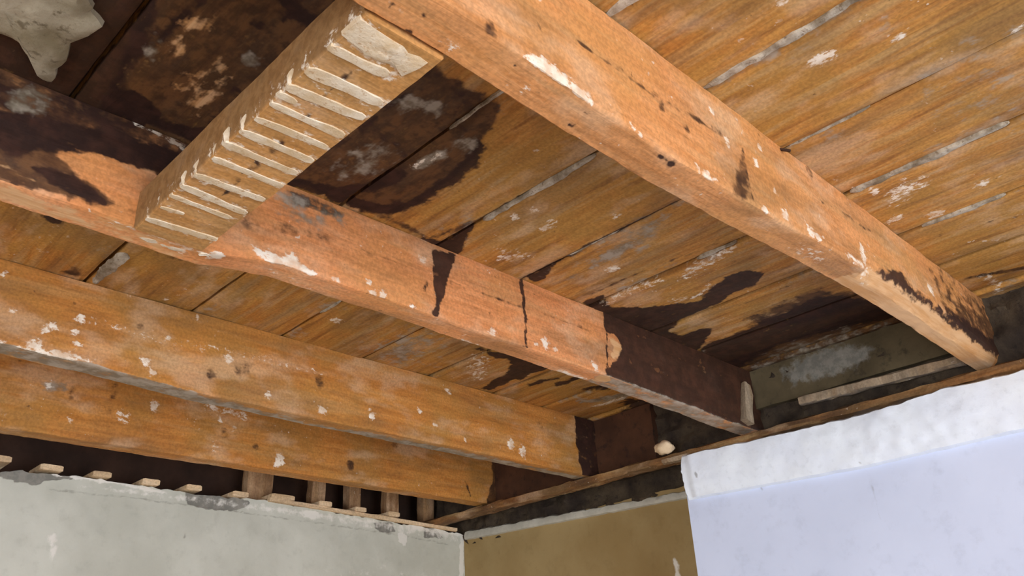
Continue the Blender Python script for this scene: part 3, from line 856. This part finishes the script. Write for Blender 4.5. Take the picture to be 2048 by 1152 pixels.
for i, (cx, cz, w) in enumerate([(.425, 2.3635, .05), (.523, 2.359, .042), (.619, 2.359, .036), (.72, 2.357, .037), (.815, 2.357, .035), (.925, 2.356, .038),
                                 (1.033, 2.3625, .062), (1.15, 2.3605, .036), (1.253, 2.358, .034), (1.357, 2.357, .036)]):
    rough_bar('lath', (cx, 1.788, cz), (cx, 1.86, cz), w, .0115, M['lath'], wall_left, seed=i * 1.9, rough=.001)

# --- end wall: recess plaster, its torn top edge, sooty rubble above
wall_right = wall_sheet('wall_right', stations([(.8, 1.83, .012)]), lambda u: (0.0, 2.318 + .003 * fbm(u * 30, 2)), 40,
                        lambda u, v, d: (X_END + d, u, v), 'recess', M['recess'], .03)
tag(wall_right, kind='structure')
def rubble(name, x, y0, y1, z0, z1, depth, mat, parent, seed, surf=None):
    us = stations([(y0, y1, .012)])
    vsn = stations([(z0, z1, .012)])
    V, F = [], []
    for u in us:
        for v in vsn:
            V.append((x + depth * fbm(u * 14 + seed, v * 30, seed) + depth * .5 * fbm(u * 45, v * 45, seed), u, v))
    m = len(vsn)
    n = len(V)
    for u in us:
        for v in vsn:
            V.append((x + .06, u, v))
    for i in range(len(us) - 1):
        for j in range(m - 1):
            q = (i * m + j, (i + 1) * m + j, (i + 1) * m + j + 1, i * m + j + 1)
            F.append(q)
            F.append(tuple(n + k for k in reversed(q)))
        for j in (0, m - 1):
            F.append((i * m + j, (i + 1) * m + j, n + (i + 1) * m + j, n + i * m + j))
    for i in (0, len(us) - 1):
        for j in range(m - 1):
            F.append((i * m + j, i * m + j + 1, n + i * m + j + 1, n + i * m + j))
    at = stain_fields(np.array(V)[:, 1:3], surf) if surf else None
    return link(name, mesh_from(name, V, F, attrs=at), mat, parent)
rubble('rubble_course', X_END + .004, .9, 1.95, 2.30, 2.372, .012, M['rubble'], wall_right, 1.0)
rubble('rubble_infill', 1.552, Y_NEAR, 1.95, 2.366, CEIL + .01, .014, M['rubble'], wall_right, 2.0)
rubble('mortar_infill', 1.540, .398, .826, 2.418, CEIL + .004, .004, M['mortar'], wall_right, 5.0, 'infill')
rubble('brown_infill', 1.534, 1.075, 1.255, 2.369, CEIL + .004, .003, M['brown_infill'], wall_right, 6.0)
rubble('brown_infill', 1.534, 1.27, 1.60, 2.369, CEIL + .004, .003, M['brown_infill'], wall_right, 7.0)
# torn plaster edge along the top of the recess
secs = []
for u in stations([(.86, 1.79, .008)]):
    t = (u - .95) / .85
    zt = 2.300 + .034 * t + .004 * fbm(u * 24, 1)
    zb = 2.285 + .028 * t + .001 * fbm(u * 40, 4)
    secs.append([(X_END + .002, u, zb), (X_END - .007, u, zb + .002), (X_END - .008 + .003 * fbm(u * 50, 7), u, (zt + zb) / 2), (X_END - .005, u, zt), (X_END + .004, u, zt + .004)])
v, f = loft(secs)
link('plaster_edge', mesh_from('plaster_edge', v, f), M['edge'], wall_right)

# --- white chimney breast: smooth panels below, rough plaster band on top
breast = wall_sheet('wall_chimney', stations([(Y_NEAR, .1, .1), (.1, .972, .008)]), lambda u: (0.0, 2.30), 60,
                    lambda u, v, d: (X_BREAST + d * (.15 if d < .02 else 1), u, v), 'breast', M['white_panel'], .14)
tag(breast, kind='structure')
us = stations([(Y_NEAR, .1, .06), (.1, .968, .007)])
secs, uvs = [], []
for u in us:
    top = interp(u, [(-1.8, 2.335), (.3, 2.335), (.40, 2.337), (.43, 2.3405), (.5, 2.336), (.56, 2.333), (.6, 2.333), (.7, 2.335), (.8, 2.338), (.93, 2.3445), (.968, 2.343)]) + .0022 * fbm(u * 40, 2)
    bot = interp(u, [(-1.8, 2.243), (.35, 2.243), (.6, 2.240), (.968, 2.253)]) + .0008 * fbm(u * 30, 8)
    edge = .004 if u > .95 else 0
    sec = [(X_BREAST + .06, u, bot), (X_BREAST - .001, u, bot)]
    K = 14
    for j in range(K + 1):
        t = j / K
        z = bot + .003 + (top - .004 - bot - .003) * t
        bulge = .010 + .006 * math.sin(t * 2.6) + .0022 * fbm(u * 14, z * 22, 2) + (.0008 + .0016 * math.exp(-((u - .52) / .1) ** 2)) * fbm(u * 45, z * 60, 6)
        sec.append((X_BREAST - bulge + edge, u + (.003 * fbm(z * 60, 1) if u > .96 else 0), z))
    sec += [(X_BREAST - .004, u, top), (X_BREAST + .06, u, top - .002)]
    secs.append(sec)
    uvs += [(u, p[2]) for p in sec]
v, f = loft(secs)
link('plaster_band', mesh_from('plaster_band', v, f, attrs=stain_fields(np.array(uvs), 'breast')), M['white_band'], breast)

# ------------------------------------------------------------------ floor boards overhead, one piece each
STAINS['board'].append(('scorch_shadow', .012, 1.0, 0, [(1.43, .39), (1.62, .39), (1.62, .83), (1.45, .83)]))
STAINS['board'].append(('black', .03, .7, .05, [(1.55, .39), (1.55, .83)]))
SEAMS = [-2.30, -2.12, -1.95, -1.78, -1.61, -1.44, -1.27, -1.10, -.93, -.76, -.59, -.42, -.25, -.08, .02, .19, .36, .53, .694, .867, 1.032, 1.208, 1.362, 1.521, 1.60]
planks = []
for i, (x0, x1) in enumerate(zip(SEAMS[:-1], SEAMS[1:])):
    near = x1 > 0
    g = .0028 if i % 3 else .0038
    nx = 24 if near else 6
    ys = stations([(Y_NEAR, -.1, .1), (-.1, 1.32, .0075 if near else .05), (1.32, 1.95, .05)])
    tilt, cup, sag = random.uniform(-.0022, .0022), random.uniform(-.0018, .0028), random.uniform(-.0012, .0012)
    secs, uv = [], []
    for y in ys:
        sec = []
        wob0, wob1 = .0012 * fbm(y * 12, i * 3.1), .0012 * fbm(y * 12, i * 3.1 + 7)
        a, c = x0 + g + wob0, x1 - g + wob1
        for k in range(nx + 1):
            t = k / nx
            x = a + (c - a) * t
            s = 2 * t - 1
            z = CEIL + tilt * s + cup * s * s + sag + .0009 * fbm(x * 20, y * 5, i) + (.0022 if k in (0, nx) else 0)
            sec.append((x, y, z))
            uv.append((x, y))
        sec += [(c, y, CEIL + .0225), (a, y, CEIL + .0225)]
        uv += [(9, 9), (9, 9)]
        secs.append(sec)
    v, f = loft(secs)
    fld = None
    if near:
        uv = np.array(uv)
        fld = stain_fields(uv, 'board')
        edge = np.minimum(np.abs(uv[:, 0] - x0), np.abs(uv[:, 0] - x1))
        lump = np.array([max(0, fbm(q[1] * 6 + i * 2.7, i * 1.9 + (3 if q[0] - x0 < x1 - q[0] else 0))) for q in uv])
        fld['grey'] = np.maximum(fld['grey'], np.clip(1 - edge / .035, 0, 1) * np.clip(lump * 1.5, 0, .62) * (uv[:, 0] < 5) * (1 - np.clip(fld['black'] + fld['scorch_shadow'], 0, 1)))
    me = mesh_from('plank', v, f, attrs=fld)
    planks.append(link('plank', me, M['board'], ceiling, (x0, 0, CEIL)))

# old plaster squeezed through the board joints
def seam_ridge(x, y0, y1, w, h, mat, seed, dx=-.0035):
    n = max(2, int(abs(y1 - y0) / .05))
    pts = [(x + dx + .0015 * fbm(seed, k * 1.7), y0 + (y1 - y0) * k / n, CEIL + .0005) for k in range(n + 1)]
    best = min(planks, key=lambda p: abs(PIV[p.name][0] - x))
    ridge('joint_plaster', pts, w * .85, h * .6, mat, best, seed, ragged=.9)
seam_ridge(.694, .05, .365, .0115, .006, M['lime_grey'], 1.1)
seam_ridge(.530, .18, .366, .010, .005, M['lime_grey'], 2.3)
seam_ridge(.867, .250, .352, .0065, .004, M['lime_grey'], 3.7, -.002)
seam_ridge(1.032, .150, .352, .011, .005, M['lime_grey'], 4.9)
seam_ridge(.694, .522, .725, .0095, .006, M['lime_grey'], 5.1, .003)
seam_ridge(1.208, .210, .325, .010, .004, M['lime_grey'], 6.3)
seam_ridge(.867, .620, .72, .005, .003, M['lime_grey'], 7.3, -.004)
seam_ridge(.360, 1.118, 1.236, .017, .008, M['lime_grey'], 8.1, .009)
seam_ridge(.694, 1.055, 1.12, .008, .004, M['lime_grey'], 9.4)
seam_ridge(.867, 1.08, 1.21, .006, .004, M['lime_grey'], 10.2, -.01)
seam_ridge(1.032, .53, .60, .008, .003, M['lime_grey'], 11.2)
seam_ridge(.530, .50, .60, .006, .003, M['lime_grey'], 12.2)
slab_patch('plaster_remnant', [(.02, .66), (.096, .64), (.144, .646), (.158, .678), (.171, .689), (.167, .71), (.159, .731), (.159, .75), (.161, .777), (.165, .802), (.157, .806), (.144, .782),
                               (.13, .766), (.116, .759), (.088, .766), (.02, .78)], CEIL, .010, M['lime_old'], planks[[i for i, x in enumerate(SEAMS) if x == .02][0]], 3.0)

# ------------------------------------------------------------------ joists
STAINS['A_bot'].append(('raw', .012, 1.0, .07, [(1.06, .392), (1.52, .392)]))
STAINS['B_bot'].append(('grey', .012, .85, .06, [(1.075, .84), (1.50, .84)]))
STAINS['B_bot'].append(('raw', .03, .5, .05, [(.10, .84), (.34, .84)]))
def joist(name, key, y0, thick, zb, mat, x0=X_BACK, x1=1.56, zbfun=None, label='', seed=0.0, notch=None):
    xs = stations([(x0, 0.0, .08), (0.0, x1, .0036)])
    NS, NBt = 28, 10
    secs, face, uv = [], [], []
    for x in xs:
        z0 = zb + (zbfun(x) if zbfun else 0) + .0016 * fbm(x * 7, seed) + .0007 * fbm(x * 40, seed + 3)
        yo = .0012 * fbm(x * 5, seed + 9)
        r = .0028 + .0022 * max(0, fbm(x * 22, seed + 5))
        cut = notch(x) if notch else 0.0
        sec, zt = [], CEIL - .0005
        for j in range(NS):                      # face towards the room
            t = j / (NS - 1)
            z = zt + (z0 + r + cut - zt) * t
            sec.append((x, y0 + yo + .0011 * fbm(x * 9, z * 30, seed), z))
            face.append(0)
        sec.append((x, y0 + yo + r * .3 + cut * .5, z0 + r * .3 + cut * .35)); face.append(2)
        for j in range(NBt):                     # underside
            t = j / (NBt - 1)
            y = y0 + r + cut * .9 + (thick - 2 * r - cut * .9) * t
            sec.append((x, y + yo, z0 + .0006 * fbm(x * 15, y * 60, seed)))
            face.append(1)
        sec.append((x, y0 + thick + yo, z0 + r)); face.append(3)
        sec.append((x, y0 + thick + yo, zt)); face.append(3)
        secs.append(sec)
    v, f = loft(secs)
    V = np.array(v)
    face = np.array(face)
    at = {l: np.zeros(len(V)) for l in LAYERS}
    for fid, surf, cols in ((0, key + '_side', (0, 2)), (1, key + '_bot', (0, 1))):
        sel = np.where((face == fid) & (V[:, 0] > -.05))[0]
        fld = stain_fields(V[sel][:, cols], surf)
        for l in LAYERS: at[l][sel] = fld[l]
    # the rounded arris takes the wear of both faces
    sel = np.where((face == 2) & (V[:, 0] > -.05))[0]
    fa, fb = stain_fields(V[sel][:, (0, 2)], key + '_side'), stain_fields(V[sel][:, (0, 1)], key + '_bot')
    for l in LAYERS: at[l][sel] = np.maximum(fa[l], fb[l])
    o = link(name, mesh_from(name, v, f, attrs=at), mat, None, (x0, y0, zb))
    return tag(o, label, 'joist', 'ceiling joists')

jA = joist('ceiling_joist', 'A', .360, .0445, 2.371, M['joist_a'], seed=1.0,
           zbfun=lambda x: interp(x, [(.35, .003), (.5, -.002), (.6, -.003), (.75, .001), (.87, .008), (1.04, .016), (1.3, .015), (1.5, .008)]),
           notch=lambda x: interp(x, [(1.035, 0), (1.045, .02), (1.1, .016), (1.3, .02), (1.45, .016), (1.56, .014)]),
           label='nearest orange joist overhead with a long white scrape and a broken lower end')
jB = joist('ceiling_joist', 'B', .819, .042, 2.383, M['joist_b'], seed=2.0,
           zbfun=lambda x: interp(x, [(0, -.002), (.2, -.008), (.36, -.008), (.45, .004), (.7, .003), (1.0, 0), (1.2, -.003), (1.43, -.012), (1.56, -.012)]),
           label='orange pink joist beside the striped noggin with black drips and a charred end')
jC = joist('ceiling_joist', 'C', 1.242, .042, 2.365, M['joist_c'], seed=3.0,
           zbfun=lambda x: interp(x, [(0, .015), (.27, .012), (.4, .008), (.55, 0), (1.5, -.002)]),
           label='brown joist speckled with white plaster and a grey underside, second from the grey wall')
jD = joist('ceiling_joist', 'D', 1.590, .042, 2.365, M['joist_c'], seed=4.0,
           label='brown joist closest to the grey plastered wall, just above the row of lath ends')

# pale cleat at the wall end of the second joist
cl = rough_bar('end_cleat', (1.482, .8125, 2.378), (1.502, .8125, 2.462), .030, .016, M['cleat'], jB, seed=2.2, rough=.003, taper=.3)
rough_bar('nail', (.853, .365, 2.497), (.858, .350, 2.488), .003, .003, M['dark_void'], jA, seed=1, rough=0, step=.01)

# ------------------------------------------------------------------ noggin between the two nearest joists, ribbed with plaster keys
STRIPES = [((.273, .452), (.327, .447), .011), ((.274, .486), (.345, .480), .013), ((.273, .514), (.346, .507), .012), ((.272, .527), (.290, .528), .009), ((.274, .542), (.347, .540), .009),
           ((.275, .569), (.346, .565), .009), ((.274, .593), (.348, .592), .010), ((.272, .620), (.348, .620), .010), ((.275, .647), (.349, .648), .009), ((.275, .683), (.348, .681), .010),
           ((.274, .709), (.347, .715), .010), ((.274, .733), (.340, .735), .008), ((.276, .760), (.300, .758), .006), ((.275, .791), (.351, .787), .010)]
ny = stations([(.4055, .8195, .0065)])
nog_z = lambda y: 2.3705 + .0012 * fbm(y * 9, 5.5)
secs, uvb = [], []
NXN = 16
for y in ny:
    z0 = nog_z(y)
    zt = 2.416
    a, c = .2735 + .0012 * fbm(y * 11, 1.5), .3515 + .0012 * fbm(y * 11, 8.5)
    sec = [(a, y, zt), (a - .0005, y, (z0 + zt) / 2), (a, y, z0 + .003)]
    for k in range(NXN + 1):
        x = a + .002 + (c - a - .004) * k / NXN
        crack = 0.0
        sec.append((x, y, z0 + crack + .0003 * fbm(x * 50, y * 20, 3)))
    sec += [(c, y, z0 + .003), (c, y, zt)]
    secs.append(sec)
v, f = loft(secs)
V = np.array(v)
for p, q, w in STRIPES:                          # lime smudges either side of every stripe
    STAINS['trim_bot'].append(('pale', .012, .62, w, [p, q]))
at = stain_fields(V[:, :2], 'trim_bot')
low = V[:, 2] < 2.378
at = {l: np.where(low, a, 0) for l, a in at.items()}
at['shade'] = np.where((V[:, 0] < .2765) & (V[:, 2] > 2.3725), 1.0, 0)   # unplastered side, mixed evenly darker
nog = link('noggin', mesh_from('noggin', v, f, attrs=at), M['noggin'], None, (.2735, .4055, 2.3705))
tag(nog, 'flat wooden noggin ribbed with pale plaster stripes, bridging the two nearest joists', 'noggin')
for i, (p, q, w) in enumerate(STRIPES):
    zc = min(nog_z(p[1]), nog_z(q[1])) - .0002
    o = ridge('plaster_stripe', [(p[0], p[1], zc), ((p[0] + q[0]) / 2, (p[1] + q[1]) / 2, zc), (q[0], q[1], zc)], w * 1.2, .0009, M['lime_patch'], nog, seed=i * 2.7 + .3, ragged=.4, flat=True)
    if i in (2, 6, 7, 8, 9, 10):                # a smear running up onto the side
        ridge('plaster_smear', [(p[0] + .002, p[1], zc), (p[0] - .0005, p[1] - .006, zc + .004), (p[0] - .001, p[1] - .010, zc + .010)], .006, .002, M['lime'], nog, seed=i * 1.3, ragged=.3)
slab_patch('plaster_blotch', [(.272, .432), (.273, .409), (.296, .412), (.326, .413), (.342, .416), (.338, .440), (.312, .436), (.288, .440)], 2.3702, .0018, M['lime_patch'], nog, 7.0, rings=5)
slab_patch('plaster_lump', [(.352, .829), (.364, .829), (.366, .834), (.354, .836)], 2.3775, .004, M['lime'], jB, 2.0, rings=4)
ridge('plaster_stripe', [(.288, .841, 2.376), (.315, .840, 2.376), (.342, .839, 2.376)], .009, .003, M['lime'], jB, 3.3)

# ------------------------------------------------------------------ timber along the end wall
plate = rough_bar('wall_plate', (1.502, Y_NEAR + .01, 2.350), (1.510, 1.86, 2.352), .040, .016, M['plate'], seed=6.0, rough=.006, step=.012)
tag(plate, 'long rough brown timber plate under the joist ends above the white chimney breast', 'timber')
bat = rough_bar('batten', (1.536, .412, 2.398), (1.536, .72, 2.406), .02, .016, M['cleat'], seed=3.0, rough=.004, step=.012)
tag(bat, 'grey beige batten lying along the sooty end wall between the two nearest joists', 'batten')
slab_patch('mortar_lump', [(1.478, .96), (1.496, .955), (1.50, 1.0), (1.494, 1.03), (1.479, 1.025)], 2.346, .006, M['cleat'], plate, 4.0, rings=4)
# loose stone on the plate
bm = bmesh.new()
bmesh.ops.create_icosphere(bm, subdivisions=3, radius=1)
for vv in bm.verts:
    n = 1 + .25 * fbm(vv.co.x * 1.3, vv.co.y * 1.3, vv.co.z * 1.3)
    vv.co = Vector((1.484 + vv.co.x * .014 * n, 1.016 + vv.co.y * .022 * n, 2.374 + vv.co.z * .014 * n))
me = bpy.data.meshes.new('stone')
bm.to_mesh(me)
bm.free()
me.polygons.foreach_set('use_smooth', [True] * len(me.polygons))
st = link('stone', me, M['stone'], None, (1.484, 1.016, 2.366))
tag(st, 'small pale lump of stone lying on the timber plate near the chimney breast corner', 'stone')
